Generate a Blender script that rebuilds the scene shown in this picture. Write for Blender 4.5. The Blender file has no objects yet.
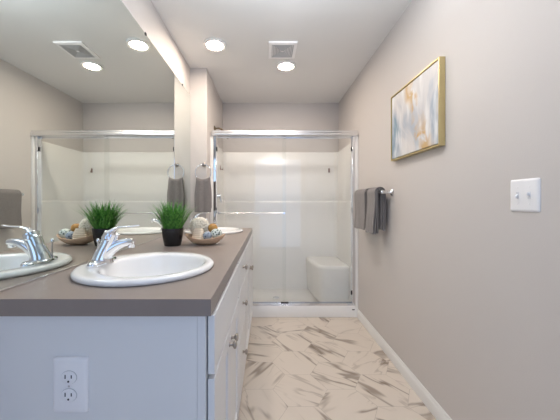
import bpy, bmesh, math, random
from mathutils import Vector, Matrix, noise

# ------------------------------------------------------------------ camera, world, lights
V3 = lambda *a: Vector(a)
S = bpy.context.scene
COL = S.collection
H = 1.177                      # eye height
cam_d = bpy.data.cameras.new('camera')
cam = bpy.data.objects.new('camera', cam_d)
COL.objects.link(cam)
cam.location = (0, 0, H)
cam.rotation_euler = (math.radians(90), 0, 0)
cam_d.sensor_width = 36
cam_d.lens = 18
cam_d.shift_x = 12.5 / 560
cam_d.shift_y = -8 / 560
cam_d.clip_start = 0.02
S.camera = cam

w = bpy.data.worlds.new('world')
S.world = w
w.use_nodes = True
w.node_tree.nodes['Background'].inputs[0].default_value = (0.55, 0.70, 1.0, 1)
w.node_tree.nodes['Background'].inputs[1].default_value = 0.3


def area(name, loc, rot, sx, sy, power, color):
    d = bpy.data.lights.new(name, 'AREA')
    d.shape = 'RECTANGLE'
    d.size, d.size_y = sx, sy
    d.energy = power
    d.color = color
    o = bpy.data.objects.new(name, d)
    COL.objects.link(o)
    o.location = loc
    o.rotation_euler = rot
    return o


# daylight that comes in through the open doorway behind the camera
area('doorway_daylight', (0.25, -0.93, 1.15), (math.radians(90), 0, 0), 1.1, 2.1, 10, (0.50, 0.67, 1.0))
# unseen fill light under the ceiling, added to brighten the room and shower
area('near_ceiling_fill', (0.25, 1.30, 2.45), (0, 0, 0), 0.3, 0.3, 5.5, (1.0, 0.95, 0.90))
# spot added out of view to brighten the shower, not a known fixture
sd = bpy.data.lights.new('shower_fill', 'SPOT')
sd.energy, sd.color, sd.shadow_soft_size = 24, (1.0, 0.94, 0.90), 0.06
sd.spot_size, sd.spot_blend = math.radians(44), 0.9
so = bpy.data.objects.new('shower_fill', sd)
COL.objects.link(so)
so.location = (0.15, 1.45, 2.42)
so.rotation_euler = (V3(0.16, 3.6, 1.95) - so.location).to_track_quat('-Z', 'Y').to_euler()
# unseen uplight ahead of the camera, added to brighten the ceiling like bounced flash
area('flash_bounce_fill', (0.1, 1.05, 2.06), (math.radians(180), 0, 0), 0.4, 0.4, 13, (0.84, 0.92, 1.0))

S.view_settings.view_transform = 'Standard'
S.view_settings.look = 'None'
S.view_settings.gamma = 1
S.view_settings.use_curve_mapping = False
S.view_settings.exposure = 0.12

LAMP_STRENGTH = 175.0
LAMP_COLOR = (1.0, 0.85, 0.71)

# ------------------------------------------------------------------ room measures
XL, XR = -0.742, 0.927         # mirror wall, right wall
CEIL = 2.47
YF, YB = -1.0, 3.66            # behind the camera, back of the shower
YS = 2.70                      # face of the stub wall
XS = -0.585                    # shower side of the stub wall
YC = 2.854                     # front of the shower curb
CT = 0.927                     # counter top height

# ------------------------------------------------------------------ helpers
def V(*a):
    return Vector(a)


def nodes(m):
    return m.node_tree.nodes, m.node_tree.links


def mat(name, color, rough=0.5, metal=0.0, bump=0.0, bump_scale=200.0, vary=0.0, vary_scale=4.0,
        coat=0.0, spec=0.5, emit=None, sheen=0.0):
    m = bpy.data.materials.new(name)
    m.use_nodes = True
    n, l = nodes(m)
    b = n['Principled BSDF']
    b.inputs['Base Color'].default_value = (*color, 1)
    b.inputs['Roughness'].default_value = rough
    b.inputs['Metallic'].default_value = metal
    b.inputs['Specular IOR Level'].default_value = spec
    b.inputs['Coat Weight'].default_value = coat
    b.inputs['Sheen Weight'].default_value = sheen
    if emit:
        b.inputs['Emission Color'].default_value = (*emit[0], 1)
        b.inputs['Emission Strength'].default_value = emit[1]
    tc = n.new('ShaderNodeTexCoord')
    if vary:
        t = n.new('ShaderNodeTexNoise')
        t.inputs['Scale'].default_value = vary_scale
        t.inputs['Detail'].default_value = 4
        l.new(tc.outputs['Object'], t.inputs['Vector'])
        mx = n.new('ShaderNodeMixRGB')
        mx.inputs[1].default_value = (*[c * (1 - vary) for c in color], 1)
        mx.inputs[2].default_value = (*[min(1, c * (1 + vary)) for c in color], 1)
        l.new(t.outputs['Fac'], mx.inputs[0])
        l.new(mx.outputs[0], b.inputs['Base Color'])
    if bump:
        t = n.new('ShaderNodeTexNoise')
        t.inputs['Scale'].default_value = bump_scale
        t.inputs['Detail'].default_value = 3
        l.new(tc.outputs['Object'], t.inputs['Vector'])
        bp = n.new('ShaderNodeBump')
        bp.inputs['Strength'].default_value = bump
        bp.inputs['Distance'].default_value = 0.002
        l.new(t.outputs['Fac'], bp.inputs['Height'])
        l.new(bp.outputs[0], b.inputs['Normal'])
    return m


def wo(o):
    p = Vector((0, 0, 0))
    while o is not None:
        p += o.location
        o = o.parent
    return p


def tag(o, label=None, cat=None, group=None, kind=None):
    if label: o['label'] = label
    if cat: o['category'] = cat
    if group: o['group'] = group
    if kind: o['kind'] = kind
    return o


def thing(name, label, cat, loc, group=None):
    o = bpy.data.objects.new(name, None)
    COL.objects.link(o)
    o.location = loc
    o.empty_display_size = 0.05
    return tag(o, label, cat, group)


def obj(name, bm, m, parent=None, smooth=True, bevel=0.0, seg=2, origin=None, subsurf=0, angle=40):
    """Link a bmesh that was built in world coordinates as ONE mesh object."""
    bmesh.ops.recalc_face_normals(bm, faces=bm.faces[:])
    if parent is not None:
        off = wo(parent)
    elif origin is not None:
        off = Vector(origin)
    else:
        xs = [v.co.x for v in bm.verts]; ys = [v.co.y for v in bm.verts]; zs = [v.co.z for v in bm.verts]
        off = V((min(xs) + max(xs)) / 2, (min(ys) + max(ys)) / 2, min(zs))
    bmesh.ops.translate(bm, verts=bm.verts[:], vec=-off)
    me = bpy.data.meshes.new(name)
    bm.to_mesh(me)
    bm.free()
    for x in (m if isinstance(m, (list, tuple)) else [m]):
        me.materials.append(x)
    o = bpy.data.objects.new(name, me)
    COL.objects.link(o)
    if parent is not None:
        o.parent = parent
    else:
        o.location = off
    if bevel:
        md = o.modifiers.new('bevel', 'BEVEL')
        md.width = bevel
        md.segments = seg
        md.limit_method = 'ANGLE'
        md.angle_limit = math.radians(35)
    if subsurf:
        md = o.modifiers.new('subsurf', 'SUBSURF')
        md.levels = md.render_levels = subsurf
    if smooth:
        for p in me.polygons:
            p.use_smooth = True
        if hasattr(me, 'set_sharp_from_angle') and not subsurf:
            me.set_sharp_from_angle(angle=math.radians(angle))
    return o


def bx(bm, x0, x1, y0, y1, z0, z1):
    vs = [bm.verts.new(c) for c in ((x0, y0, z0), (x1, y0, z0), (x1, y1, z0), (x0, y1, z0),
                                    (x0, y0, z1), (x1, y0, z1), (x1, y1, z1), (x0, y1, z1))]
    for f in ((0, 3, 2, 1), (4, 5, 6, 7), (0, 1, 5, 4), (1, 2, 6, 5), (2, 3, 7, 6), (3, 0, 4, 7)):
        bm.faces.new([vs[i] for i in f])
    return bm


def box(x0, x1, y0, y1, z0, z1):
    return bx(bmesh.new(), x0, x1, y0, y1, z0, z1)


def rings(bm, rs, cap0=True, cap1=True, close=True):
    """rs: list of rings (lists of points); skin them."""
    vr = [[bm.verts.new(p) for p in r] for r in rs]
    n = len(vr[0])
    for a, b in zip(vr[:-1], vr[1:]):
        for i in range(n if close else n - 1):
            j = (i + 1) % n
            bm.faces.new((a[i], a[j], b[j], b[i]))
    if cap0: bm.faces.new(list(reversed(vr[0])))
    if cap1: bm.faces.new(vr[-1])
    return bm


def ell(cx, cy, z, ax, ay, n=48):
    return [V(cx + ax * math.cos(2 * math.pi * i / n), cy + ay * math.sin(2 * math.pi * i / n), z) for i in range(n)]


def lathe(bm, prof, origin, axis='Z', seg=32, cap0=True, cap1=True):
    """prof: (radius, height along axis)."""
    o = Vector(origin)
    R = {'Z': Matrix.Identity(3), 'X': Matrix(((0, 0, 1), (1, 0, 0), (0, 1, 0))), 'Y': Matrix(((1, 0, 0), (0, 0, 1), (0, 1, 0))),
         '-Y': Matrix(((1, 0, 0), (0, 0, -1), (0, 1, 0))), '-X': Matrix(((0, 0, -1), (1, 0, 0), (0, 1, 0)))}[axis]
    rs = []
    for r, h in prof:
        rs.append([o + R @ V(r * math.cos(2 * math.pi * i / seg), r * math.sin(2 * math.pi * i / seg), h) for i in range(seg)])
    return rings(bm, rs, cap0, cap1)


def tube(bm, pts, rad, seg=16, up=None, flat=1.0, closed=False):
    """Sweep an ellipse (rad wide, rad*flat along the second normal) along pts."""
    pts = [Vector(p) for p in pts]
    n = len(pts)
    rs = []
    up = Vector(up) if up else V(0, 1, 0)
    for i, p in enumerate(pts):
        if closed:
            t = pts[(i + 1) % n] - pts[i - 1]
        else:
            t = pts[min(i + 1, n - 1)] - pts[max(i - 1, 0)]
        t.normalize()
        a = up - t * up.dot(t)
        if a.length < 1e-4:
            a = V(1, 0, 0) - t * t.x
        a.normalize()
        b = t.cross(a)
        r = rad[i] if isinstance(rad, (list, tuple)) else rad
        fl = flat[i] if isinstance(flat, (list, tuple)) else flat
        rs.append([p + a * r * math.cos(2 * math.pi * k / seg) + b * r * fl * math.sin(2 * math.pi * k / seg) for k in range(seg)])
    if closed:
        rs.append(rs[0])
        rings(bm, rs, False, False)
        bmesh.ops.remove_doubles(bm, verts=bm.verts[:], dist=1e-6)
        return bm
    return rings(bm, rs)


def smooth_path(pts, n=6):
    """Catmull-Rom through points (Vectors or scalars tuples)."""
    P = [Vector(p) for p in pts]
    P = [P[0] * 2 - P[1]] + P + [P[-1] * 2 - P[-2]]
    out = []
    for i in range(1, len(P) - 2):
        for k in range(n):
            t = k / n
            a, b, c, d = P[i - 1], P[i], P[i + 1], P[i + 2]
            out.append(0.5 * ((2 * b) + (c - a) * t + (2 * a - 5 * b + 4 * c - d) * t * t + (3 * b - a - 3 * c + d) * t ** 3))
    out.append(P[-2])
    return out


def dup(root, loc, label, name=None):
    """Copy a thing with its parts and sub-parts."""
    r = root.copy(); COL.objects.link(r); r.location = loc; r['label'] = label
    for ch in list(root.children):
        c = ch.copy(); COL.objects.link(c); c.parent = r
        for g in list(ch.children):
            d = g.copy(); COL.objects.link(d); d.parent = c
    return r


# ------------------------------------------------------------------ materials
M = {}
M['wall'] = mat('wall_paint', (0.63, 0.59, 0.565), 0.55, bump=0.25, bump_scale=260)
M['ceiling'] = mat('ceiling_paint', (0.80, 0.79, 0.78), 0.8, bump=0.25, bump_scale=180)
M['trim'] = mat('white_trim_paint', (0.80, 0.79, 0.77), 0.35)
M['cabinet'] = mat('white_cabinet_paint', (0.80, 0.80, 0.80), 0.38)
M['counter'] = mat('taupe_laminate', (0.275, 0.225, 0.20), 0.34, vary=0.05, vary_scale=14, bump=0.04, bump_scale=300)
M['porcelain'] = mat('white_porcelain', (0.92, 0.915, 0.91), 0.08, coat=0.5)
M['chrome'] = mat('chrome', (0.82, 0.84, 0.88), 0.07, metal=1.0)
M['satin'] = mat('satin_aluminium', (0.80, 0.81, 0.83), 0.24, metal=1.0)
M['nickel'] = mat('brushed_nickel', (0.40, 0.355, 0.315), 0.28, metal=1.0)
M['bronze'] = mat('dark_bronze', (0.16, 0.12, 0.08), 0.35, metal=1.0)
M['acrylic'] = mat('white_acrylic', (0.90, 0.885, 0.86), 0.22)
M['plastic'] = mat('white_plastic', (0.92, 0.91, 0.92), 0.3)
M['dark'] = mat('black_rubber', (0.015, 0.015, 0.017), 0.5)
M['slot'] = mat('dark_slot', (0.03, 0.03, 0.035), 0.6)
M['grey'] = mat('grey_mesh', (0.55, 0.55, 0.56), 0.6, vary=0.15, vary_scale=60)
M['pot'] = mat('speckled_black_glaze', (0.012, 0.012, 0.013), 0.22, bump=1.0, bump_scale=110)
M['soil'] = mat('soil', (0.03, 0.022, 0.015), 0.9, bump=0.8, bump_scale=120)
M['wood'] = mat('pale_wood', (0.72, 0.52, 0.36), 0.45, vary=0.25, vary_scale=18)
M['loofah'] = mat('cream_mesh', (0.90, 0.83, 0.70), 0.8)
M['rib'] = mat('ribbed_cream', (0.86, 0.72, 0.56), 0.6)
M['amber'] = mat('amber', (0.50, 0.25, 0.06), 0.3, vary=0.45, vary_scale=40)
M['gold'] = mat('gold_frame', (0.62, 0.51, 0.26), 0.36, metal=0.75)
M['towel'] = mat('grey_terry', (0.215, 0.195, 0.19), 0.95, bump=1.0, bump_scale=420, vary=0.16, vary_scale=70, sheen=0.25)
M['lamp'] = mat('lamp_diffuser', (0.9, 0.9, 0.9), 0.5, emit=(LAMP_COLOR, LAMP_STRENGTH))


def mirror_mat():
    m = bpy.data.materials.new('mirror_silver')
    m.use_nodes = True
    n, l = nodes(m)
    b = n['Principled BSDF']
    b.inputs['Base Color'].default_value = (0.81, 0.86, 0.83, 1)
    b.inputs['Metallic'].default_value = 1
    b.inputs['Roughness'].default_value = 0.0
    return m


def glass_mat():
    m = bpy.data.materials.new('shower_glass')
    m.use_nodes = True
    n, l = nodes(m)
    n.remove(n['Principled BSDF'])
    tr = n.new('ShaderNodeBsdfTransparent')
    tr.inputs[0].default_value = (0.985, 0.992, 0.988, 1)
    gl = n.new('ShaderNodeBsdfGlossy')
    gl.inputs['Roughness'].default_value = 0.04
    lw = n.new('ShaderNodeLayerWeight')
    lw.inputs[0].default_value = 0.5
    pw = n.new('ShaderNodeMath'); pw.operation = 'POWER'
    pw.inputs[1].default_value = 5.0
    l.new(lw.outputs['Facing'], pw.inputs[0])
    fr = n.new('ShaderNodeMath'); fr.operation = 'MULTIPLY_ADD'
    fr.inputs[1].default_value = 0.96
    fr.inputs[2].default_value = 0.035
    l.new(pw.outputs[0], fr.inputs[0])
    mx = n.new('ShaderNodeMixShader')
    l.new(fr.outputs[0], mx.inputs[0])
    l.new(tr.outputs[0], mx.inputs[1])
    l.new(gl.outputs[0], mx.inputs[2])
    l.new(mx.outputs[0], n['Material Output'].inputs[0])
    return m


def marble_mat():
    m = bpy.data.materials.new('marble_hexagon_tile')
    m.use_nodes = True
    n, l = nodes(m)
    b = n['Principled BSDF']
    b.inputs['Roughness'].default_value = 0.3
    uv = n.new('ShaderNodeUVMap')
    uv.uv_map = 'tile'

    def math_(op, a, bb=None, clamp=False):
        x = n.new('ShaderNodeMath'); x.operation = op; x.use_clamp = clamp
        for i, q in enumerate((a, bb)):
            if q is None: continue
            if isinstance(q, (int, float)): x.inputs[i].default_value = q
            else: l.new(q, x.inputs[i])
        return x.outputs[0]

    def noise_(scale, detail, dist, sx, sy, off):
        mp = n.new('ShaderNodeMapping')
        mp.inputs['Scale'].default_value = (sx, sy, 1)
        mp.inputs['Location'].default_value = (off, off * 1.7, off)
        l.new(uv.outputs[0], mp.inputs[0])
        t = n.new('ShaderNodeTexNoise')
        t.inputs['Scale'].default_value = scale
        t.inputs['Detail'].default_value = detail
        t.inputs['Distortion'].default_value = dist
        l.new(mp.outputs[0], t.inputs['Vector'])
        return t.outputs['Fac']

    def vein(nz, width):
        d = math_('ABSOLUTE', math_('SUBTRACT', nz, 0.5))
        r = n.new('ShaderNodeMapRange')
        r.interpolation_type = 'SMOOTHSTEP'
        r.inputs['From Min'].default_value = 0.0
        r.inputs['From Max'].default_value = width
        r.inputs['To Min'].default_value = 1.0
        r.inputs['To Max'].default_value = 0.0
        l.new(d, r.inputs['Value'])
        return r.outputs[0]

    def gate(nz, lo, hi):
        r = n.new('ShaderNodeMapRange')
        r.interpolation_type = 'SMOOTHSTEP'
        r.inputs['From Min'].default_value = lo
        r.inputs['From Max'].default_value = hi
        l.new(nz, r.inputs['Value'])
        return r.outputs[0]
    big = math_('MULTIPLY', vein(noise_(1.0, 3, 0.35, 0.9, 4.6, 3.1), 0.032), gate(noise_(2.4, 2, 0, 1, 2, 9.0), 0.41, 0.57))
    mid = math_('MULTIPLY', vein(noise_(1.0, 4, 0.5, 1.3, 7.0, 7.7), 0.024), gate(noise_(3.0, 2, 0, 1, 1, 21.0), 0.42, 0.58))
    cloud = gate(noise_(1.0, 5, 0.4, 1.5, 5.0, 14.0), 0.5, 0.75)
    fac = math_('ADD', math_('MULTIPLY', big, 0.8), math_('MULTIPLY', mid, 0.38))
    fac = math_('ADD', fac, math_('MULTIPLY', cloud, 0.12), True)
    mx = n.new('ShaderNodeMixRGB')
    mx.inputs[1].default_value = (0.71, 0.63, 0.545, 1)
    mx.inputs[2].default_value = (0.245, 0.185, 0.14, 1)
    l.new(fac, mx.inputs[0])
    l.new(mx.outputs[0], b.inputs['Base Color'])
    return m


def painting_mat():
    m = bpy.data.materials.new('abstract_paint')
    m.use_nodes = True
    n, l = nodes(m)
    b = n['Principled BSDF']
    b.inputs['Roughness'].default_value = 0.5
    tc = n.new('ShaderNodeTexCoord')

    def nz(scale, detail, dist, sc, loc):
        mp = n.new('ShaderNodeMapping')
        mp.inputs['Scale'].default_value = sc
        mp.inputs['Location'].default_value = loc
        l.new(tc.outputs['Object'], mp.inputs[0])
        t = n.new('ShaderNodeTexNoise')
        t.inputs['Scale'].default_value = scale
        t.inputs['Detail'].default_value = detail
        t.inputs['Distortion'].default_value = dist
        l.new(mp.outputs[0], t.inputs['Vector'])
        return t.outputs['Fac']

    def ramp(f, stops):
        r = n.new('ShaderNodeValToRGB')
        e = r.color_ramp.elements
        e[0].position, e[0].color = stops[0][0], (*stops[0][1], 1)
        e[1].position, e[1].color = stops[-1][0], (*stops[-1][1], 1)
        for p, c in stops[1:-1]:
            q = e.new(p); q.color = (*c, 1)
        l.new(f, r.inputs[0])
        return r.outputs[0]

    def mix(f, a, c):
        x = n.new('ShaderNodeMixRGB')
        l.new(f, x.inputs[0])
        for i, q in ((1, a), (2, c)):
            if isinstance(q, tuple): x.inputs[i].default_value = (*q, 1)
            else: l.new(q, x.inputs[i])
        return x.outputs[0]
    base = ramp(nz(3.2, 4, 0.6, (1, 1.3, 0.8), (2, 5, 1)),
                [(0.34, (0.22, 0.32, 0.40)), (0.43, (0.42, 0.46, 0.52)), (0.52, (0.62, 0.60, 0.60)), (0.66, (0.74, 0.70, 0.67))])
    strokes = ramp(nz(6, 3, 0.3, (1, 2.5, 0.7), (7, 1, 3)), [(0.50, (0, 0, 0)), (0.70, (0.7, 0.7, 0.7))])
    c = mix(strokes, base, (0.88, 0.87, 0.86))
    # a golden streak wandering from the top to the lower near corner
    sep = n.new('ShaderNodeSeparateXYZ')
    l.new(tc.outputs['Object'], sep.inputs[0])

    def m2(op, a, bb, clamp=False):
        x = n.new('ShaderNodeMath'); x.operation = op; x.use_clamp = clamp
        for i, q in enumerate((a, bb)):
            if isinstance(q, (int, float)): x.inputs[i].default_value = q
            else: l.new(q, x.inputs[i])
        return x.outputs[0]
    line = m2('SUBTRACT', sep.outputs['Y'], m2('MULTIPLY', m2('SUBTRACT', sep.outputs['Z'], 0.26), 0.5))
    line = m2('ADD', line, m2('MULTIPLY', m2('SUBTRACT', nz(5, 2, 0, (1, 1, 1), (0, 0, 4)), 0.5), 0.35))
    near = m2('SUBTRACT', 1.0, m2('MULTIPLY', m2('ABSOLUTE', m2('ADD', line, 0.03), 0), 14.0), True)
    spots = ramp(nz(9, 6, 0.6, (1, 1.4, 1), (4, 2, 0)), [(0.46, (0, 0, 0)), (0.56, (0.9, 0.9, 0.9))])
    gold = m2('MULTIPLY', near, spots, True)
    c = mix(gold, c, (0.60, 0.37, 0.13))
    l.new(c, b.inputs['Base Color'])
    return m


def ball_mat(name, a, bcol, scale, thr):
    m = mat(name, a, 0.35)
    n, l = nodes(m)
    tc = n.new('ShaderNodeTexCoord')
    v = n.new('ShaderNodeTexVoronoi')
    v.inputs['Scale'].default_value = scale
    l.new(tc.outputs['Object'], v.inputs['Vector'])
    r = n.new('ShaderNodeValToRGB')
    r.color_ramp.elements[0].position = thr
    r.color_ramp.elements[0].color = (*bcol, 1)
    r.color_ramp.elements[1].position = thr + 0.08
    r.color_ramp.elements[1].color = (*a, 1)
    l.new(v.outputs['Distance'], r.inputs[0])
    l.new(r.outputs[0], n['Principled BSDF'].inputs['Base Color'])
    return m


def grass_mat():
    m = mat('grass_green', (0.06, 0.22, 0.035), 0.45)
    n, l = nodes(m)
    tc = n.new('ShaderNodeTexCoord')
    t = n.new('ShaderNodeTexNoise')
    t.inputs['Scale'].default_value = 70
    l.new(tc.outputs['Object'], t.inputs['Vector'])
    r = n.new('ShaderNodeValToRGB')
    r.color_ramp.elements[0].position = 0.35
    r.color_ramp.elements[0].color = (0.03, 0.15, 0.025, 1)
    r.color_ramp.elements[1].position = 0.7
    r.color_ramp.elements[1].color = (0.19, 0.50, 0.09, 1)
    l.new(t.outputs['Fac'], r.inputs[0])
    l.new(r.outputs[0], n['Principled BSDF'].inputs['Base Color'])
    return m


M['mirror'] = mirror_mat()
M['glass'] = glass_mat()
M['marble'] = marble_mat()
M['grout'] = mat('grout', (0.50, 0.44, 0.38), 0.8)
M['paint'] = painting_mat()
M['grass'] = grass_mat()
M['blue'] = ball_mat('blue_mosaic', (0.30, 0.35, 0.42), (0.06, 0.08, 0.13), 75, 0.35)
M['dots'] = ball_mat('spotted_mosaic', (0.74, 0.78, 0.72), (0.02, 0.06, 0.05), 80, 0.33)

# ------------------------------------------------------------------ the room
T = 0.10
rng = random.Random(4)


def floor():
    bm = bmesh.new()
    x0, x1, y0, y1 = XL - T, XR + T, YF - T, YB + T
    bx(bm, x0, x1, y0, y1, -0.08, -0.0012)
    for f in bm.faces: f.material_index = 1
    uvl = bm.loops.layers.uv.new('tile')
    s = 0.172
    r = s - 0.0012
    hh = math.sqrt(3) * s
    cx0, cy0 = 0.205, 1.76
    for i in range(-6, 7):
        for j in range(-14, 10):
            cx = cx0 + i * 1.5 * s
            cy = cy0 + (j + 0.5 * (i % 2)) * hh
            if not (x0 < cx < x1 and y0 < cy < y1): continue
            vs = [bm.verts.new((cx + r * math.cos(math.pi / 3 * k), cy + r * math.sin(math.pi / 3 * k), 0)) for k in range(6)]
            f = bm.faces.new(vs)
            f.material_index = 0
            a = rng.choice((0.5, -0.5, 0.8, -0.8, 1.1, -0.35, 0.25)) + rng.uniform(-0.25, 0.25)
            ca, sa = math.cos(a), math.sin(a)
            ou, ov = rng.uniform(0, 60), rng.uniform(0, 60)
            for lp in f.loops:
                dx, dy = lp.vert.co.x - cx, lp.vert.co.y - cy
                lp[uvl].uv = (ou + ca * dx - sa * dy, ov + sa * dx + ca * dy)
    tiles = [f for f in bm.faces if f.material_index == 0]
    me_o = obj('floor', bm, [M['marble'], M['grout']], smooth=False, origin=(0, 0, 0))
    # tiles must face up
    me = me_o.data
    for p in me.polygons:
        if p.material_index == 0 and p.normal.z < 0: p.flip()
    tag(me_o, kind='structure')


floor()
tag(obj('ceiling', box(XL - T, XR + T, YF - T, YB + T, CEIL, CEIL + T), M['ceiling'], smooth=False), kind='structure')
tag(obj('wall_right', box(XR, XR + T, YF - T, YB + T, 0, CEIL), M['wall'], smooth=False), kind='structure')
tag(obj('wall_left', box(XL - 0.005 - T, XL - 0.005, YF - T, YS, 0, CEIL), M['wall'], smooth=False), kind='structure')
tag(obj('wall_stub', box(XL - 0.005 - T, XS, YS, YB, 0, CEIL), M['wall'], bevel=0.006), kind='structure')
tag(obj('wall_back', box(XL - 0.005 - T, XR, YB, YB + T, 0, CEIL), M['wall'], smooth=False), kind='structure')
bm = bmesh.new()                                  # wall behind the camera with its doorway
bx(bm, XL - 0.005, -0.30, YF - T, YF, 0, CEIL)
bx(bm, 0.80, XR, YF - T, YF, 0, CEIL)
bx(bm, -0.30, 0.80, YF - T, YF, 2.2, CEIL)
tag(obj('wall_front', bm, M['wall'], smooth=False), kind='structure')


def prism_y(bm, prof, y0, y1):
    """profile of (x, z) pulled along y"""
    return rings(bm, [[V(x, y0, z) for x, z in prof], [V(x, y1, z) for x, z in prof]])


bp = [(XR, 0), (XR - 0.014, 0), (XR - 0.014, 0.058), (XR - 0.011, 0.066), (XR - 0.0085, 0.069), (XR - 0.0085, 0.078), (XR - 0.004, 0.085), (XR, 0.085)]
tag(obj('baseboard_right', prism_y(bmesh.new(), bp, YF, YC), M['trim'], bevel=0.001), kind='structure')

# ------------------------------------------------------------------ shower enclosure
FL = 0.030                                        # front flange width
sh = thing('shower_enclosure', 'white one-piece shower stall with low curb and corner seat in the alcove', 'shower', (0.17, 3.25, 0))
TOPS = 1.825


def u_path(t, rad, n=6):
    """inner outline of the surround, from the front left to the front right, t = wall thickness"""
    xl, xr, yb, yf = XS + t, XR - t, YB - t, YC + 0.07
    p = [V(xl, yf, 0)]
    for k in range(n + 1):
        a = math.pi - (math.pi / 2) * k / n
        p.append(V(xl + rad + rad * math.cos(a), yb - rad + rad * math.sin(a), 0))
    for k in range(n + 1):
        a = math.pi / 2 - (math.pi / 2) * k / n
        p.append(V(xr - rad + rad * math.cos(a), yb - rad + rad * math.sin(a), 0))
    p.append(V(xr, yf, 0))
    return p


def u_wall(bm, prof, rad=0.05):
    """prof: list of (thickness, z)"""
    loops = []
    for t, z in prof:
        loops.append([V(p.x, p.y, z) for p in u_path(t, rad)])
    vr = [[bm.verts.new(p) for p in r] for r in loops]
    n = len(vr[0])
    m = len(vr)
    for a in range(m):
        b = (a + 1) % m
        for i in range(n - 1):
            bm.faces.new((vr[a][i], vr[a][i + 1], vr[b][i + 1], vr[b][i]))
    bm.faces.new([vr[a][0] for a in range(m)])
    bm.faces.new([vr[a][-1] for a in range(m)])
    return bm


obj('wall_panel', u_wall(bmesh.new(), [(0.001, 0.05), (0.034, 0.05), (0.031, 1.165), (0.028, 1.18), (0.019, 1.19), (0.017, TOPS - 0.006), (0.012, TOPS), (0.001, TOPS)]),
    M['acrylic'], sh, bevel=0.003)
# pan with curb
bm = bmesh.new()
prof = [(YC, 0.0), (YC, 0.104), (YC + 0.006, 0.113), (YC + 0.014, 0.116), (YC + 0.075, 0.116), (YC + 0.085, 0.110), (YC + 0.10, 0.06), (YC + 0.13, 0.045), (YB - 0.01, 0.055), (YB - 0.01, 0.0)]
rings(bm, [[V(XS + 0.001, y, z) for y, z in prof], [V(XR - 0.001, y, z) for y, z in prof]])
obj('pan', bm, M['acrylic'], sh, bevel=0.003)
bm = bmesh.new()
bx(bm, XS + 0.001, XS + FL, YC - 0.002, YC + 0.07, 0.10, 1.846)
obj('flange', bm, M['acrylic'], sh, bevel=0.003)
bm = bmesh.new()
bx(bm, XR - FL, XR - 0.001, YC - 0.002, YC + 0.07, 0.10, 1.846)
obj('flange', bm, M['acrylic'], sh, bevel=0.003)
# corner seat
bm = bmesh.new()
top = [(0.49, YB - 0.02), (0.515, 3.36), (0.55, 3.14), (0.585, 3.075), (0.64, 3.055), (0.91, 3.055), (0.91, YB - 0.02)]
bot = [(x + (0.02 if i < 5 else 0), y + (0.02 if 2 <= i <= 5 else 0)) for i, (x, y) in enumerate(top)]
rings(bm, [[V(x, y, 0.045) for x, y in bot], [V(x, y, 0.475) for x, y in top]])
obj('seat', bm, M['acrylic'], sh, bevel=0.035, seg=5)
tag(obj('maker_plate', box(0.862, 0.888, YC - 0.0035, YC - 0.0003, 0.075, 0.085), M['slot'], sh, bevel=0.001), 'small dark plate on the curb')
bm = bmesh.new()
lathe(bm, [(0.04, 0), (0.04, 0.004), (0.03, 0.006)], (0.1, 3.3, 0.049))
tag(obj('drain', bm, M['chrome'], sh), 'chrome drain')

# door frame: header, jambs and bottom track
fr = thing('shower_door_frame', 'chrome header, side jambs and bottom track framing the shower opening', 'door frame', (0.17, YC + 0.03, 0.1165))
bm = bmesh.new()
hp = [(YC - 0.012, 1.852), (YC - 0.018, 1.858), (YC - 0.018, 1.876), (YC - 0.012, 1.884), (YC - 0.008, 1.888), (YC - 0.008, 1.902), (YC - 0.004, 1.907), (YC + 0.06, 1.907), (YC + 0.066, 1.9), (YC + 0.066, 1.849), (YC - 0.006, 1.849)]
rings(bm, [[V(XS + 0.012, y, z) for y, z in hp], [V(XR - 0.004, y, z) for y, z in hp]])
obj('header', bm, M['satin'], fr, bevel=0.002, seg=3)
JW = 0.027
for s in (0, 1):
    xa = XS + FL + 0.002 if s == 0 else XR - FL - 0.002 - JW
    j = obj('jamb', box(xa, xa + JW, YC + 0.008, YC + 0.062, 0.1165, 1.848), M['chrome'], fr, bevel=0.003)
    xb = xa + JW if s == 0 else xa - 0.010
    for zz in ((1.70,) if s == 0 else (1.70, 0.225)):
        tag(obj('bumper', box(xb, xb + 0.010, YC + 0.014, YC + 0.032, zz, zz + 0.042), M['dark'], j, bevel=0.002), 'black rubber bumper')
    obj('bracket', box(xb, xb + 0.010, YC + 0.014, YC + 0.032, 1.06, 1.12), M['chrome'], j, bevel=0.002)
bm = bmesh.new()
xa, xb = XS + FL + 0.002 + JW, XR - FL - 0.002 - JW
bx(bm, xa, xb, YC + 0.008, YC + 0.062, 0.1165, 0.125)
bx(bm, xa, xb, YC + 0.008, YC + 0.014, 0.125, 0.140)
bx(bm, xa, xb, YC + 0.056, YC + 0.062, 0.125, 0.140)
obj('bottom_track', bm, M['chrome'], fr, bevel=0.0015)
tag(obj('door_guide', box(0.135, 0.215, YC + 0.004, YC + 0.034, 0.1405, 0.150), M['dark'], fr, bevel=0.002), 'black plastic door guide')


def glass_door(x0, x1, y, label, bar):
    d = thing('shower_door', label, 'shower door', ((x0 + x1) / 2, y, 0.152), 'sliding shower doors')
    obj('glass', box(x0, x1, y - 0.003, y + 0.003, 0.1515, 1.832), M['glass'], d, smooth=False)
    if bar:
        zb = 1.064
        xa, xb = -0.497, 0.178
        bm = bmesh.new()
        tube(bm, [V(xa, y - 0.045, zb), V(xb, y - 0.045, zb)], 0.0062, 14, up=(0, 0, 1))
        t = obj('towel_bar', bm, M['satin'], d)
        for xx in (xa + 0.004, xb - 0.012):
            bm = bmesh.new()
            bx(bm, xx - 0.008, xx + 0.010, y - 0.054, y - 0.0035, zb - 0.012, zb + 0.012)
            obj('bracket', bm, M['chrome'], t, bevel=0.003)
    obj('top_rail', box(x0, x1, y - 0.006, y + 0.006, 1.8325, 1.846), M['chrome'], d, bevel=0.002)


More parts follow.
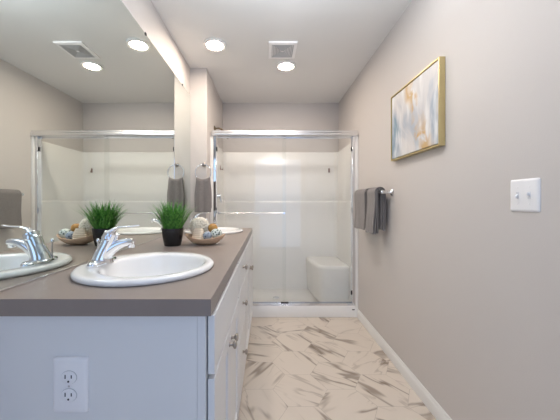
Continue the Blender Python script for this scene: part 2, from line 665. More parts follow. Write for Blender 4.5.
glass_door(XS + FL + JW + 0.013, 0.190, YC + 0.023, 'front sliding glass shower door on the left with chrome towel bar', True)
glass_door(0.155, XR - FL - JW - 0.004, YC + 0.046, 'rear sliding glass shower door on the right without a bar', False)

# shower head above the header, on the left wall of the alcove
s_ = thing('overhead_shower', 'dark metal shower head and arm above the chrome header', 'shower head', (XS, 3.08, 1.985))
bm = bmesh.new()
lathe(bm, [(0.030, 0.0005), (0.029, 0.006), (0.018, 0.012), (0.012, 0.016)], (XS, 3.08, 1.985), 'X', 24)
obj('flange', bm, M['bronze'], s_)
bm = bmesh.new()
tube(bm, smooth_path([V(XS + 0.006, 3.08, 1.985), V(XS + 0.05, 3.08, 1.988), V(XS + 0.09, 3.08, 1.968), V(XS + 0.135, 3.08, 1.928)]), 0.009, 12)
obj('arm', bm, M['bronze'], s_)
bm = bmesh.new()
d_ = V(0.7, 0, -0.72).normalized()
c_ = V(XS + 0.130, 3.08, 1.932)
tube(bm, [c_, c_ + d_ * 0.012, c_ + d_ * 0.02, c_ + d_ * 0.045, c_ + d_ * 0.055], [0.015, 0.016, 0.012, 0.036, 0.034], 24)
obj('spray_head', bm, M['bronze'], s_)

s_ = thing('shower_valve', 'chrome shower valve handle on the left shower wall', 'shower valve', (XS + 0.03, 3.12, 1.245))
bm = bmesh.new()
lathe(bm, [(0.046, 0.0), (0.045, 0.005), (0.028, 0.010), (0.022, 0.034), (0.020, 0.042)], (XS + 0.0215, 3.12, 1.245), 'X', 32)
obj('escutcheon', bm, M['chrome'], s_)
bm = bmesh.new()
tube(bm, [V(XS + 0.055, 3.12, 1.25), V(XS + 0.060, 3.12, 1.215), V(XS + 0.068, 3.12, 1.17)], [0.012, 0.010, 0.007], 12)
obj('handle', bm, M['chrome'], s_)

M['hook'] = mat('rosy_brown_metal', (0.28, 0.19, 0.17), 0.4)
hk = thing('shower_hook', 'small brown hook high on the back wall inside the shower', 'hook', (0.80, YB - 0.018, 1.56), 'shower hooks')
bm = bmesh.new()
bx(bm, 0.790, 0.810, YB - 0.024, YB - 0.0175, 1.56, 1.615)
obj('back_plate', bm, M['hook'], hk, bevel=0.002)
bm = bmesh.new()
tube(bm, smooth_path([V(0.80, YB - 0.022, 1.585), V(0.80, YB - 0.034, 1.566), V(0.80, YB - 0.046, 1.566), V(0.80, YB - 0.05, 1.582)], 4), 0.004, 8)
obj('prong', bm, M['hook'], hk)
h2 = dup(hk, (XS + 0.018, 3.36, 1.56), 'small brown hook high on the left wall inside the shower')
h2.rotation_euler = (0, 0, math.radians(90))

# ------------------------------------------------------------------ mirror
mi = thing('wall_mirror', 'large frameless mirror above the vanity, running along the left wall', 'mirror', (XL, 1.2, CT + 0.002))
obj('glass', box(XL - 0.0045, XL, -0.6, YS - 0.003, CT + 0.004, 2.20), M['mirror'], mi, smooth=False)
obj('bottom_channel', box(XL - 0.0047, XL + 0.003, -0.6, YS - 0.003, CT + 0.0012, CT + 0.0055), M['satin'], mi, smooth=False)
for yy in (1.706, 2.445):
    obj('clip', box(XL - 0.0045, XL + 0.004, yy - 0.009, yy + 0.009, 2.193, 2.207), M['slot'], mi, bevel=0.001)

# ------------------------------------------------------------------ vanity: three cabinet units
Y0, Y1, Y2, Y3 = 0.74, 1.395, 1.81, YS - 0.002
ZB = CT - 0.044                                   # underside of the counter
XFACE = -0.164                                    # face frame
XD0, XD1 = -0.161, -0.142                         # overlay fronts


def carcass(name, parent, ya, yb, rails, stile=0.03):
    bm = bmesh.new()
    xb = XL
    bx(bm, xb, XFACE - 0.022, ya, ya + 0.016, 0.0, ZB - 0.001)
    bx(bm, xb, XFACE - 0.022, yb - 0.016, yb, 0.0, ZB - 0.001)
    bx(bm, xb + 0.006, XFACE - 0.022, ya + 0.016, yb - 0.016, 0.10, 0.116)
    bx(bm, xb, xb + 0.006, ya + 0.016, yb - 0.016, 0.0, ZB - 0.001)
    o = obj(name, bm, M['cabinet'], parent, bevel=0.001)
    bm = bmesh.new()
    xa = XFACE - 0.0215
    bx(bm, xa, XFACE, ya, ya + stile, 0.10, ZB - 0.001)
    bx(bm, xa, XFACE, yb - stile, yb, 0.10, ZB - 0.001)
    for za, zb in rails:
        bx(bm, xa, XFACE, ya + stile, yb - stile, za, zb)
    obj('face_frame', bm, M['cabinet'], parent, bevel=0.001)
    obj('toe_kick', box(xa - 0.06, xa - 0.045, ya + 0.0165, yb - 0.0165, 0.0, 0.099), M['cabinet'], parent, bevel=0.001)
    return o


def slab(name, parent, ya, yb, za, zb):
    return obj(name, box(XD0, XD1, ya, yb, za, zb), M['cabinet'], parent, bevel=0.0025)


def shaker(parent, ya, yb, za, zb):
    """door front with a recessed panel"""
    st = 0.055
    bm = bmesh.new()
    o = [(ya, za), (yb, za), (yb, zb), (ya, zb)]
    i = [(ya + st, za + st), (yb - st, za + st), (yb - st, zb - st), (ya + st, zb - st)]
    k = [(a + (0.003 if n in (0, 3) else -0.003), b + (0.003 if n in (0, 1) else -0.003)) for n, (a, b) in enumerate(i)]
    R = [[V(XD0, a, b) for a, b in o], [V(XD1, a, b) for a, b in o], [V(XD1, a, b) for a, b in i], [V(XD1 - 0.008, a, b) for a, b in k]]
    rings(bm, R)
    return obj('door', bm, M['cabinet'], parent, bevel=0.0015)


def knob(parent, y, z):
    bm = bmesh.new()
    lathe(bm, [(0.0085, 0.0003), (0.0085, 0.002), (0.006, 0.005), (0.0055, 0.012), (0.010, 0.015), (0.0145, 0.019), (0.0150, 0.0225), (0.0125, 0.0265), (0.006, 0.0285)],
          (XD1, y, z), 'X', 20)
    tag(obj('knob', bm, M['nickel'], parent), 'brushed nickel knob')


ZR = [(0.10, 0.135), (0.69, 0.722), (0.855, ZB - 0.001)]
va = thing('vanity_cabinet', 'white sink base cabinet at the near end, with the outlet on its side panel', 'cabinet', (-0.44, (Y0 + Y1) / 2, 0), 'vanity base cabinets')
carcass('body', va, Y0, Y1, ZR)
slab('drawer_front', va, Y0 + 0.014, Y1 - 0.008, 0.712, 0.872)
mid = (Y0 + Y1) / 2
d = shaker(va, Y0 + 0.014, mid - 0.0015, 0.122, 0.700)
knob(d, mid - 0.028, 0.648)
d = shaker(va, mid + 0.0015, Y1 - 0.008, 0.122, 0.700)
knob(d, mid + 0.028, 0.648)

vb = thing('drawer_cabinet', 'white three-drawer base cabinet between the two sink cabinets', 'cabinet', (-0.44, (Y1 + Y2) / 2, 0), 'vanity base cabinets')
carcass('body', vb, Y1 + 0.001, Y2 - 0.001, [(0.10, 0.135), (0.45, 0.48), (0.69, 0.722), (0.855, ZB - 0.001)])
ym = (Y1 + Y2) / 2
for za, zb, zk in ((0.712, 0.872, 0.805), (0.474, 0.702, 0.60), (0.122, 0.464, 0.32)):
    d = slab('drawer', vb, Y1 + 0.009, Y2 - 0.009, za, zb)
    knob(d, ym, zk)

vc = thing('vanity_cabinet', 'white sink base cabinet at the far end beside the shower', 'cabinet', (-0.44, (Y2 + Y3) / 2, 0), 'vanity base cabinets')
carcass('body', vc, Y2, Y3, ZR)
slab('drawer_front', vc, Y2 + 0.009, Y3 - 0.015, 0.712, 0.872)
mid = (Y2 + Y3) / 2
d = shaker(vc, Y2 + 0.009, mid - 0.0015, 0.122, 0.700)
knob(d, mid - 0.028, 0.648)
d = shaker(vc, mid + 0.0015, Y3 - 0.015, 0.122, 0.700)
knob(d, mid + 0.028, 0.648)

# ------------------------------------------------------------------ countertop with the two sink cut-outs
SX = -0.450
SINKS = (1.06, 2.36)
KS = 0.243 / 0.2285               # sink size


def countertop():
    hole = bmesh.new()
    for sy in SINKS:
        rings(hole, [ell(SX, sy, CT - 0.2, 0.216, 0.216), ell(SX, sy, CT + 0.1, 0.216, 0.216)])
    ho = obj('cutter', hole, M['counter'], smooth=False, origin=(0, 0, 0))
    bm = box(XL + 0.0005, -0.1455, 0.72, YS - 0.0015, ZB, CT)
    es = [e for e in bm.edges if all(v.co.x > -0.2 and v.co.z > CT - 0.01 for v in e.verts)]
    bmesh.ops.bevel(bm, geom=es, offset=0.002, segments=2, affect='EDGES', profile=0.5)
    co = obj('countertop', bm, M['counter'], smooth=False)
    md = co.modifiers.new('cut', 'BOOLEAN')
    md.operation = 'DIFFERENCE'
    md.object = ho
    md.solver = 'EXACT'
    dg = bpy.context.evaluated_depsgraph_get()
    me = bpy.data.meshes.new_from_object(co.evaluated_get(dg))
    co.modifiers.clear()
    co.data = me
    me.name = 'countertop'
    bpy.data.objects.remove(ho)
    tag(co, 'long taupe laminate countertop on the white vanity cabinets', 'countertop')


countertop()

# ------------------------------------------------------------------ sinks
def make_sink(sy):
    s = thing('sink', 'white oval drop-in sink nearest the camera', 'sink', (SX, sy, CT + 0.0005), 'drop-in sinks')
    bm = bmesh.new()
    z = CT + 0.0005
    cb = SX + 0.024
    R = []
    for cx, ax, ay, zz in ((SX, 0.224, 0.221, z), (SX, 0.2275, 0.2245, z + 0.003), (SX, 0.2285, 0.2255, z + 0.009), (SX, 0.226, 0.223, z + 0.0145),
                           (SX, 0.220, 0.217, z + 0.0185), (SX, 0.213, 0.210, z + 0.020),
                           (cb - 0.004, 0.185, 0.184, z + 0.0185), (cb, 0.176, 0.175, z + 0.0165), (cb, 0.170, 0.168, z + 0.010), (cb, 0.166, 0.164, z - 0.002),
                           (cb, 0.158, 0.156, z - 0.030), (cb, 0.146, 0.144, z - 0.065), (cb, 0.122, 0.120, z - 0.100), (cb, 0.085, 0.083, z - 0.122),
                           (cb, 0.045, 0.045, z - 0.131), (cb, 0.024, 0.024, z - 0.133)):
        R.append(ell(cx, sy, zz, ax * KS, (ax + 0.002) * KS, 64))
    # outer shell of the bowl underneath
    U = []
    for cx, ax, ay, zz in ((SX, 0.200, 0.197, z), (cb, 0.172, 0.170, z - 0.012), (cb, 0.165, 0.163, z - 0.035), (cb, 0.153, 0.151, z - 0.070), (cb, 0.128, 0.126, z - 0.107), (cb, 0.088, 0.086, z - 0.130), (cb, 0.030, 0.030, z - 0.142)):
        U.append(ell(cx, sy, zz, ax * KS, (ax + 0.002) * KS, 64))
    rings(bm, list(reversed(U)) + R, True, True)
    obj('basin', bm, M['porcelain'], s, angle=75)
    bm = bmesh.new()
    lathe(bm, [(0.022, 0.0), (0.022, 0.002), (0.017, 0.003), (0.016, 0.0015), (0.013, 0.0035), (0.004, 0.006)], (cb, sy, z - 0.1325), seg=28)
    tag(obj('drain', bm, M['chrome'], s), 'chrome pop-up drain')
    return s


sk = make_sink(SINKS[0])
dup(sk, (SX, SINKS[1], CT + 0.0005), 'white oval drop-in sink at the far end behind the wooden dish')


# ------------------------------------------------------------------ faucets
def make_faucet(fx, fy):
    zr = CT + 0.0195
    f = thing('faucet', 'chrome single-lever faucet on the nearest sink', 'faucet', (fx, fy, zr), 'vanity faucets')
    P = lambda px, py, dy=0.0: V(fx + (px - 104) / 268, fy + dy, zr + (265 - py) / 268)
    # base plate, long along the wall
    bm = bmesh.new()
    R = []
    for k, (ax, ay, zz) in enumerate(((0.027, 0.076, 0.0003), (0.028, 0.078, 0.004), (0.027, 0.076, 0.010), (0.023, 0.070, 0.0145), (0.012, 0.05, 0.017))):
        ring = []
        for i in range(40):
            a = 2 * math.pi * i / 40
            ca, sa = math.cos(a), math.sin(a)
            ring.append(V(fx + ax * math.copysign(abs(ca) ** 0.8, ca), fy + ay * math.copysign(abs(sa) ** 0.8, sa), zr + zz))
        R.append(ring)
    rings(bm, R)
    obj('base_plate', bm, M['chrome'], f, angle=60)
    # leaning body
    bm = bmesh.new()
    tube(bm, smooth_path([P(103.5, 263), P(104.3, 258), P(107, 251), P(110, 244), P(112.3, 238), P(113.6, 234.6)], 5),
         [0.039 - 0.0115 * min(1, (i / 12)) ** 0.7 - (0.001 * max(0, i - 12) / 13) for i in range(26)], 28)
    obj('body', bm, M['chrome'], f, angle=60)
    # spout
    bm = bmesh.new()
    pts = smooth_path([P(106, 258), P(111, 252.5), P(117, 248), P(124, 244.8), P(130, 243.6), P(135.5, 243.8)], 5)
    n = len(pts)
    tube(bm, pts, [0.025 - 0.0095 * i / (n - 1) for i in range(n)], 24, flat=[0.95 - 0.15 * i / (n - 1) for i in range(n)])
    sp = obj('spout', bm, M['chrome'], f, angle=60)
    bm = bmesh.new()
    lathe(bm, [(0.0115, -0.019), (0.0125, -0.017), (0.0125, -0.004), (0.0135, 0.004)], P(133.2, 244.2), 'Z', 24)
    obj('aerator', bm, M['chrome'], sp)
    # lever handle with its dome
    bm = bmesh.new()
    pts = smooth_path([P(110.8, 241), P(112.6, 235.5), P(116, 230.8), P(121.5, 228.6), P(128, 228.0), P(135, 227.6), P(142, 226.6)], 5)
    n = len(pts)
    rad = [0.0275, 0.029, 0.029, 0.0285, 0.0275, 0.026, 0.024, 0.0215, 0.019, 0.017, 0.0155, 0.0145, 0.014, 0.0135, 0.013, 0.0125, 0.012, 0.0118, 0.0116, 0.0114]
    rad = (rad + [0.0112] * n)[:n]
    fl = [max(0.30, 1.0 - 0.72 * i / 14) for i in range(n)]
    rad[-1] = 0.008
    tube(bm, pts, rad, 24, flat=fl)
    obj('lever_handle', bm, M['chrome'], f, angle=60)
    # lift rod behind the body
    bm = bmesh.new()
    lathe(bm, [(0.0025, 0.0), (0.0025, 0.062), (0.0055, 0.066), (0.0065, 0.071), (0.005, 0.076), (0.002, 0.078)], (fx - 0.030, fy + 0.020, zr + 0.012), 'Z', 14)
    obj('lift_rod', bm, M['chrome'], f)
    return f


fa = make_faucet(-0.624, SINKS[0])
dup(fa, (-0.624, SINKS[1], CT + 0.0195), 'chrome single-lever faucet on the far sink, mostly hidden by the dish and plant')


# ------------------------------------------------------------------ potted grass
def plant(px, py):
    p = thing('potted_grass', 'green tufted grass in a speckled black pot on the countertop', 'plant', (px, py, CT))
    bm = bmesh.new()
    lathe(bm, [(0.043, 0.0004), (0.046, 0.003), (0.052, 0.03), (0.058, 0.07), (0.0605, 0.097), (0.0605, 0.101), (0.057, 0.101), (0.055, 0.085), (0.03, 0.084)], (px, py, CT), seg=36)
    obj('pot', bm, M['pot'], p)
    bm = bmesh.new()
    lathe(bm, [(0.02, 0.082), (0.055, 0.085), (0.05, 0.091), (0.02, 0.094)], (px, py, CT), seg=24)
    obj('soil', bm, M['soil'], p)
    r = random.Random(11)
    bm = bmesh.new()
    for k in range(400):
        a = r.uniform(0, 2 * math.pi)
        rr = 0.046 * math.sqrt(r.random())
        base = V(px + rr * math.cos(a), py + rr * math.sin(a), CT + 0.088)
        a2 = a + r.uniform(-0.7, 0.7)
        out = V(math.cos(a2), math.sin(a2), 0)
        L = r.uniform(0.11, 0.19)
        lean = r.uniform(0.1, 1.0) * (0.3 + rr / 0.046 * 0.7)
        droop = r.uniform(0.1, 0.85)
        if k < 16:
            L, lean, droop = r.uniform(0.17, 0.21), r.uniform(0.6, 1.1), r.uniform(0.5, 1.0)
        wd = r.uniform(0.0018, 0.0036)
        side = V(-out.y, out.x, 0)
        prev = None
        pos = base.copy()
        N = 7
        for i in range(N + 1):
            t = i / N
            th = lean * 0.66 + droop * t * t * 1.25
            w2 = wd * (1 - t ** 2.2) + 0.0002
            c = bm.verts.new(pos + out * 0.0008 * (1 - t))
            q = (bm.verts.new(pos - side * w2), c, bm.verts.new(pos + side * w2))
            if prev:
                bm.faces.new((prev[0], prev[1], q[1], q[0]))
                bm.faces.new((prev[1], prev[2], q[2], q[1]))
            prev = q
            pos = pos + (out * math.sin(th) + V(0, 0, 1) * math.cos(th)) * (L / N)
    ob = obj('foliage', bm, M['grass'], p, angle=80)
    # keep every blade clear of the mirror
    lim = XL + 0.004 - px
    for v in ob.data.vertices:
        if v.co.x < lim: v.co.x = lim + 0.02 * (v.co.x - lim)
    return p


plant(-0.545, 1.61)

# ------------------------------------------------------------------ wooden dish and its contents
BX, BY = -0.366, 1.655


def dish():
    bm = bmesh.new()
    n = 56

    def ring(s, z, lift):
        out = []
        for i in range(n):
            a = 2 * math.pi * i / n
            x = math.cos(a)
            y = math.sin(a)
            ax = 0.118 * s
            ay = 0.082 * s * (1 - 0.10 * x)
            out.append(V(BX + ax * x, BY + ay * y, CT + z + lift * x * x))
        return out
    R = [ring(0.30, 0.0005, 0), ring(0.42, 0.002, 0), ring(0.66, 0.012, 0.003), ring(0.86, 0.023, 0.012), ring(0.98, 0.036, 0.020), ring(1.0, 0.039, 0.022),
         ring(0.985, 0.041, 0.022), ring(0.95, 0.039, 0.020), ring(0.84, 0.029, 0.012), ring(0.64, 0.018, 0.003), ring(0.42, 0.008, 0), ring(0.2, 0.0065, 0)]
    rings(bm, R)
    tag(obj('wooden_dish', bm, M['wood'], angle=80), 'pale wooden leaf-shaped dish of bath accessories beside the grass pot', 'dish')


dish()


def pouf(c, r):
    bm = bmesh.new()
    bmesh.ops.create_icosphere(bm, subdivisions=6, radius=1)
    for v in bm.verts:
        d = v.co.normalized()
        a = noise.noise(d * 3.1 + V(5, 1, 2))
        b = abs(noise.noise(d * 7.5 + V(1, 7, 3)))
        c2 = abs(noise.noise(d * 15 + V(3, 2, 9)))
        k = 1 + 0.06 * a + 0.42 * (0.16 - b) + 0.20 * (0.16 - c2)
        v.co = Vector(c) + d * r * k
    tag(obj('bath_pouf', bm, M['loofah'], angle=180), 'cream ruffled bath pouf in the wooden dish', 'bath pouf')


pouf((-0.410, 1.697, CT + 0.098), 0.057)


def ribbed(c):
    """rounded block with horizontal ribs"""
    bm = bmesh.new()
    R = []
    N = 49
    for i in range(N):
        t = i / (N - 1)
        z = 0.072 * t
        taper = (0.80 + 0.20 * math.sin(math.pi * min(1, t * 0.8 + 0.2))) * (1 - 0.28 * t ** 3)
        rib = 1 + 0.055 * math.cos(2 * math.pi * t * 7)
        ax, ay = 0.036 * taper * rib, 0.022 * taper * rib
        ring = []
        for k in range(32):
            a = 2 * math.pi * k / 32
            ca, sa = math.cos(a), math.sin(a)
            ring.append(V(ax * math.copysign(abs(ca) ** 0.6, ca), ay * math.copysign(abs(sa) ** 0.6, sa), z))
        R.append(ring)
    rings(bm, R)
    Mx = Matrix.Translation(Vector(c)) @ Matrix.Rotation(math.radians(-25), 4, 'Z') @ Matrix.Rotation(math.radians(-10), 4, 'X')
    bmesh.ops.transform(bm, matrix=Mx, verts=bm.verts[:])
    tag(obj('ribbed_sponge', bm, M['rib'], bevel=0.002, angle=60), 'beige ribbed sponge standing in front of the cream pouf', 'sponge')


ribbed((-0.402, 1.614, CT + 0.027))


def ball(name, c, r, m, label, sq=1.0):
    bm = bmesh.new()
    bmesh.ops.create_uvsphere(bm, u_segments=32, v_segments=20, radius=r)
    for v in bm.verts:
        v.co.z *= sq
        v.co = v.co + Vector(c)
    tag(obj(name, bm, m, origin=c, angle=180), label, 'decorative ball', 'decorative balls in the wooden dish')


ball('decorative_ball', (-0.348, 1.618, CT + 0.054), 0.027, M['blue'], 'grey-blue mosaic ball at the front of the wooden dish')
ball('decorative_ball', (-0.300, 1.640, CT + 0.066), 0.033, M['dots'], 'white ball with dark spots at the right end of the dish', 0.85)
ball('decorative_ball', (-0.330, 1.690, CT + 0.092), 0.029, M['amber'], 'amber ball behind the blue and spotted balls')


# ------------------------------------------------------------------ towels
def cloth(name, uvfun, nu, nv, m, label, cat, group=None, thick=0.008):
    bm = bmesh.new()
    g = [[bm.verts.new(uvfun(i / nu, j / nv)) for j in range(nv + 1)] for i in range(nu + 1)]
    for i in range(nu):
        for j in range(nv):
            bm.faces.new((g[i][j], g[i + 1][j], g[i + 1][j + 1], g[i][j + 1]))
    o = obj(name, bm, m, angle=180)
    md = o.modifiers.new('solidify', 'SOLIDIFY')
    md.thickness = thick
    md.offset = 0
    md = o.modifiers.new('subsurf', 'SUBSURF')
    md.levels = md.render_levels = 1
    tag(o, label, cat, group)
    return o


BARX, BARZ = XR - 0.076, 1.250
tb = thing('towel_bar', 'brushed metal towel bar mounted on the right wall under the painting', 'towel bar', (XR, 2.36, BARZ))
bm = bmesh.new()
tube(bm, [V(BARX, 2.072, BARZ), V(BARX, 2.668, BARZ)], 0.008, 16, up=(0, 0, 1))
obj('bar', bm, M['satin'], tb)
for yy in (2.078, 2.662):
    bm = bmesh.new()
    lathe(bm, [(0.026, 0.0005), (0.026, 0.006), (0.017, 0.012), (0.012, 0.022), (0.012, 0.062), (0.015, 0.068), (0.016, 0.080), (0.012, 0.088)], (XR, yy, BARZ), '-X', 24)
    obj('post', bm, M['satin'], tb)


def bar_towel(ya, yb, zf, seed, label):
    """a towel folded lengthwise into three layers and hung over the bar"""
    r = random.Random(seed)
    bm = bmesh.new()
    nu, nv = 24, 48
    for layer, R in enumerate((0.0145, 0.027, 0.0395)):
        ph = r.uniform(0, 6)
        dy0, dy1 = r.uniform(0, 0.012), r.uniform(0, 0.012)
        Lf = BARZ - zf - (2 - layer) * 0.008 + r.uniform(-0.006, 0.006)
        Lb = Lf - 0.02 - 0.01 * r.random()
        La = math.pi * R
        g = []
        for i in range(nu + 1):
            u = i / nu
            row = []
            for j in range(nv + 1):
                q = j / nv * (Lb + La + Lf)
                y = (ya + dy0) + (yb - dy1 - ya - dy0) * u
                if q < Lb:
                    x, z, down = R, -(Lb - q), (Lb - q) / Lb
                elif q < Lb + La:
                    a = (q - Lb) / R
                    x, z, down = R * math.cos(a), R * math.sin(a), 0.0
                else:
                    x, z, down = -R, -(q - Lb - La), (q - Lb - La) / Lf
                k = min(1, down * 2)
                wv = math.sin(u * 5.5 + ph) + 0.5 * math.sin(u * 12 + 2 * ph + 2 * down)
                if x < -0.5 * R:
                    # the layers fan out towards the bottom
                    x -= k * (0.0025 * wv + 0.006 * down * (layer + 1) / 3 + 0.004 * layer * math.sin(3 * down + seed))
                elif x > 0.5 * R:
                    x = min(x + k * 0.002 * wv, 0.062)
                y += 0.006 * math.sin(3.1 * down + ph) * down
                row.append(bm.verts.new((BARX + x, y, BARZ + z + 0.003 * math.sin(6 * u + ph) * (down > 0.95))))
            g.append(row)
        for i in range(nu):
            for j in range(nv):
                bm.faces.new((g[i][j], g[i + 1][j], g[i + 1][j + 1], g[i][j + 1]))
    o = obj('bath_towel', bm, M['towel'], angle=180)
    md = o.modifiers.new('solidify', 'SOLIDIFY')
    md.thickness = 0.0085
    md.offset = 0
    md = o.modifiers.new('subsurf', 'SUBSURF')
    md.levels = md.render_levels = 1
    tag(o, label, 'towel', 'towels on the right wall bar')


bar_towel(2.325, 2.625, 0.940, 3, 'folded grey towel on the wall bar, the one nearest the shower')
bar_towel(2.110, 2.285, 0.930, 5, 'folded grey towel at the near end of the wall bar, its folds showing')

# towel ring on the stub wall with its hand towel
RX, RZ = -0.612, 1.458
rg = thing('towel_ring', 'chrome towel ring on the narrow wall beside the shower', 'towel ring', (RX, YS, 1.53))
bm = bmesh.new()
lathe(bm, [(0.021, 0.0005), (0.021, 0.006), (0.013, 0.012), (0.010, 0.032), (0.013, 0.038), (0.011, 0.044)], (RX, YS, 1.535), '-Y', 22)
obj('mount', bm, M['nickel'], rg)
bm = bmesh.new()
tube(bm, [V(RX + 0.076 * math.sin(2 * math.pi * k / 48), YS - 0.036, RZ + 0.076 * math.cos(2 * math.pi * k / 48)) for k in range(48)], 0.0042, 10, up=(0, 1, 0), closed=True)
obj('ring', bm, M['chrome'], rg)


def ring_towel():
    zt = RZ - 0.076
    R = 0.012

    def f(u, v):
        Lb, La, Lf = 0.27, math.pi * R, 0.305
        s = v * (Lb + La + Lf)
        if s < Lb:
            y, z, down, side = R, -(Lb - s), (Lb - s) / Lb, 1
        elif s < Lb + La:
            a = (s - Lb) / R
            y, z, down, side = R * math.cos(a), R * math.sin(a), 0, 0
        else:
            y, z, down, side = -R, -(s - Lb - La), (s - Lb - La) / Lf, -1
        k = min(1, down * 2.2)
        wid = 0.128 + 0.030 * k
        # the bottom of the ring is an arc, so the fold follows it
        x = (u - 0.5) * wid
        arc = 0.076 - math.sqrt(max(0, 0.076 ** 2 - min(abs(x), 0.066) ** 2))
        wv = math.sin(u * 2 * math.pi * 2.0 + 0.6) * 0.007 * (0.5 + 0.5 * k)
        if side < 0: y += wv - 0.004 * k
        elif side > 0: y = min(y + 0.4 * wv, 0.024)
        return V(RX + x, YS - 0.036 + y, zt + z + 0.6 * arc * (1 - k) + 0.003)
    cloth('hand_towel', f, 28, 40, M['towel'], 'grey hand towel hanging through the ring beside the shower', 'towel', thick=0.007)


ring_towel()

# ------------------------------------------------------------------ painting
PY0, PY1, PZ0, PZ1 = 1.457, 2.030, 1.472, 1.935
pa = thing('framed_painting', 'abstract painting in white, grey-blue and gold with thin gold frame', 'painting', (XR, (PY0 + PY1) / 2, PZ0))
XF = XR - 0.034
bm = bmesh.new()
o = [(PY0, PZ0), (PY1, PZ0), (PY1, PZ1), (PY0, PZ1)]
q = 0.008
i_ = [(PY0 + q, PZ0 + q), (PY1 - q, PZ0 + q), (PY1 - q, PZ1 - q), (PY0 + q, PZ1 - q)]
vr = [[bm.verts.new((x, a, b)) for a, b in pts] for x, pts in ((XR - 0.0015, o), (XF, o), (XF, i_), (XR - 0.0015, i_))]
for k in range(4):
    for i in range(4):
        j = (i + 1) % 4
        bm.faces.new((vr[k][i], vr[k][j], vr[(k + 1) % 4][j], vr[(k + 1) % 4][i]))
obj('frame', bm, M['gold'], pa, bevel=0.0008)
g = 0.006
obj('canvas', box(XF + 0.003, XR - 0.004, PY0 + q + g, PY1 - q - g, PZ0 + q + g, PZ1 - q - g), M['paint'], pa, bevel=0.0015)
obj('backing', box(XR - 0.0035, XR - 0.001, PY0 + 0.0085, PY1 - 0.0085, PZ0 + 0.0085, PZ1 - 0.0085), M['slot'], pa, smooth=False)


# ------------------------------------------------------------------ switch plate
def plate(bm_map, w_, h_, t=0.006):
    """rounded cover plate in a local frame: (u across, v up, n out)"""
    bm = bmesh.new()
    R = []
    for k, n_ in ((0.0, 0.0003), (0.0, t * 0.3), (0.003, t * 0.75), (0.007, t * 0.95), (0.010, t)):
        ring = []
        a, b, rr = w_ / 2 - k, h_ / 2 - k, 0.006
        for cx, cy, st in ((1, 1, 0), (-1, 1, 1), (-1, -1, 2), (1, -1, 3)):
            for s in range(5):
                an = math.pi / 2 * (st + s / 4)
                ring.append(bm_map(cx * (a - rr) + rr * math.cos(an), cy * (b - rr) + rr * math.sin(an), n_))
        R.append(ring)
    return rings(bm, R)


def mbox(mp, u0, u1, v0, v1, n0, n1):
    bm = bmesh.new()
    vs = [bm.verts.new(mp(*c)) for c in ((u0, v0, n0), (u1, v0, n0), (u1, v1, n0), (u0, v1, n0), (u0, v0, n1), (u1, v0, n1), (u1, v1, n1), (u0, v1, n1))]
    for f in ((0, 3, 2, 1), (4, 5, 6, 7), (0, 1, 5, 4), (1, 2, 6, 5), (2, 3, 7, 6), (3, 0, 4, 7)):
        bm.faces.new([vs[i] for i in f])
    return bm


def mdisc(mp, u, v, r, n0, n1, seg=16, ru=1.0):
    bm = bmesh.new()
    R = []
    for n_, k in ((n0, 1.0), (n0 + 0.7 * (n1 - n0), 1.0), (n1, 0.85)):
        R.append([mp(u + ru * r * k * math.cos(2 * math.pi * i / seg), v + r * k * math.sin(2 * math.pi * i / seg), n_) for i in range(seg)])
    return rings(bm, R)


SWY, SWZ = 1.008, 1.201
sw = thing('light_switch', 'white two-gang toggle switch plate on the right wall', 'light switch', (XR, SWY, SWZ))
mp = lambda u, v, n_: V(XR - n_, SWY - u, SWZ + v)
obj('cover_plate', plate(mp, 0.116, 0.118), M['plastic'], sw)
for u, up in ((-0.023, -1), (0.023, 1)):
    hs = obj('toggle_slot', mbox(mp, u - 0.0055, u + 0.0055, -0.0125, 0.0125, 0.0062, 0.0068), mat('slot_shade', (0.74, 0.75, 0.78), 0.4), sw)
    bm = mbox(mp, u - 0.0034, u + 0.0034, -0.005, 0.005, 0.0068, 0.0075)
    vs = list(bm.verts)[4:]
    for v in vs:
        v.co += V(-0.009, 0, 0.007 * up)
    obj('toggle', bm, M['plastic'], sw, bevel=0.001)
    for vz in (-0.030, 0.030):
        obj('screw', mdisc(mp, u, vz, 0.003, 0.0061, 0.0068, 12), M['plastic'], sw)

# ------------------------------------------------------------------ outlet on the end panel
OX, OZ = (72 - 267.5) / 378, H - (383.5 - 202) / 378
ou = thing('electrical_outlet', 'white duplex electrical outlet on the near end panel of the vanity', 'outlet', (OX, Y0, OZ))
mo = lambda u, v, n_: V(OX + u, Y0 - n_, OZ + v)
obj('cover_plate', plate(mo, 0.092, 0.146, 0.010), M['plastic'], ou)
for s in (1, -1):
    vv = 0.0232 * s
    rc = obj('receptacle', mdisc(mo, 0.0, vv, 0.0172, 0.0108, 0.0140, 32, 1.17), M['plastic'], ou, bevel=0.0012)
    obj('shade_ring', mdisc(mo, 0.0, vv, 0.0180, 0.0102, 0.0106, 32, 1.17), M['grey'], rc)  # grey disc that paints the shade line around the receptacle
    for uu, hh in ((-0.0075, 0.0052), (0.0085, 0.0042)):
        obj('slot', mbox(mo, uu - 0.0014, uu + 0.0014, vv + 0.0035 - hh, vv + 0.0035 + hh, 0.0138, 0.0144), M['slot'], rc)
    obj('slot', mdisc(mo, 0.0005, vv - 0.0090, 0.0028, 0.0138, 0.0144, 12), M['slot'], rc)
obj('screw', mdisc(mo, 0.0, 0, 0.0030, 0.0102, 0.0112, 12), M['satin'], ou)

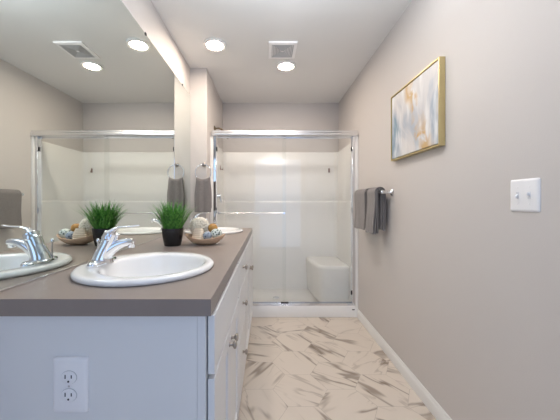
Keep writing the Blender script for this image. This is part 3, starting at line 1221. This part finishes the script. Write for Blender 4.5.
# ------------------------------------------------------------------ ceiling lights and vent
def lamp(x, y, label):
    t = thing('ceiling_light', label, 'ceiling light', (x, y, CEIL), 'recessed ceiling lights')
    bm = bmesh.new()
    lathe(bm, [(0.093, -0.0005), (0.093, -0.010), (0.091, -0.017), (0.087, -0.0195), (0.083, -0.0190), (0.068, -0.0160), (0.066, -0.0130), (0.066, -0.0005)], (x, y, CEIL), seg=48, cap0=True, cap1=True)
    obj('trim', bm, M['trim'], t)
    bm = bmesh.new()
    lathe(bm, [(0.0655, -0.010), (0.0655, -0.0125), (0.052, -0.0155), (0.03, -0.0175), (0.004, -0.018)], (x, y, CEIL), seg=40)
    obj('diffuser', bm, M['lamp'], t)
    return t


lamp(-0.43, 2.29, 'round recessed ceiling light near the left wall, above the vanity')
lamp(0.174, 2.645, 'round recessed ceiling light beside the square vent')

vx, vy, hw, hd = 0.125, 2.375, 0.116, 0.126
ve = thing('ceiling_vent', 'square white exhaust fan grille on the ceiling', 'vent', (vx, vy, CEIL))
bm = bmesh.new()
b_ = 0.026
R = []
for k, z in ((0.0, -0.0005), (0.0, -0.010), (0.004, -0.014), (b_, -0.017), (b_, -0.008)):
    R.append([V(vx - hw + k, vy - hd + k, CEIL + z), V(vx + hw - k, vy - hd + k, CEIL + z), V(vx + hw - k, vy + hd - k, CEIL + z), V(vx - hw + k, vy + hd - k, CEIL + z)])
rings(bm, R)
obj('frame', bm, M['plastic'], ve, smooth=False)
bm = bmesh.new()
for k in range(7):
    a, b = hw - b_ - 0.001 - 0.0125 * k, hd - b_ - 0.001 - 0.0135 * k
    t = 0.006
    za, zb = CEIL - 0.016, CEIL - 0.0085
    bx(bm, vx - a, vx + a, vy - b, vy - b + t, za, zb)
    bx(bm, vx - a, vx + a, vy + b - t, vy + b, za, zb)
    bx(bm, vx - a, vx - a + t, vy - b + t, vy + b - t, za, zb)
    bx(bm, vx + a - t, vx + a, vy - b + t, vy + b - t, za, zb)
obj('grille', bm, M['grey'], ve, smooth=False)
obj('fan_hub', box(vx - 0.012, vx + 0.012, vy - 0.012, vy + 0.012, CEIL - 0.0165, CEIL - 0.0085), M['plastic'], ve, bevel=0.002)
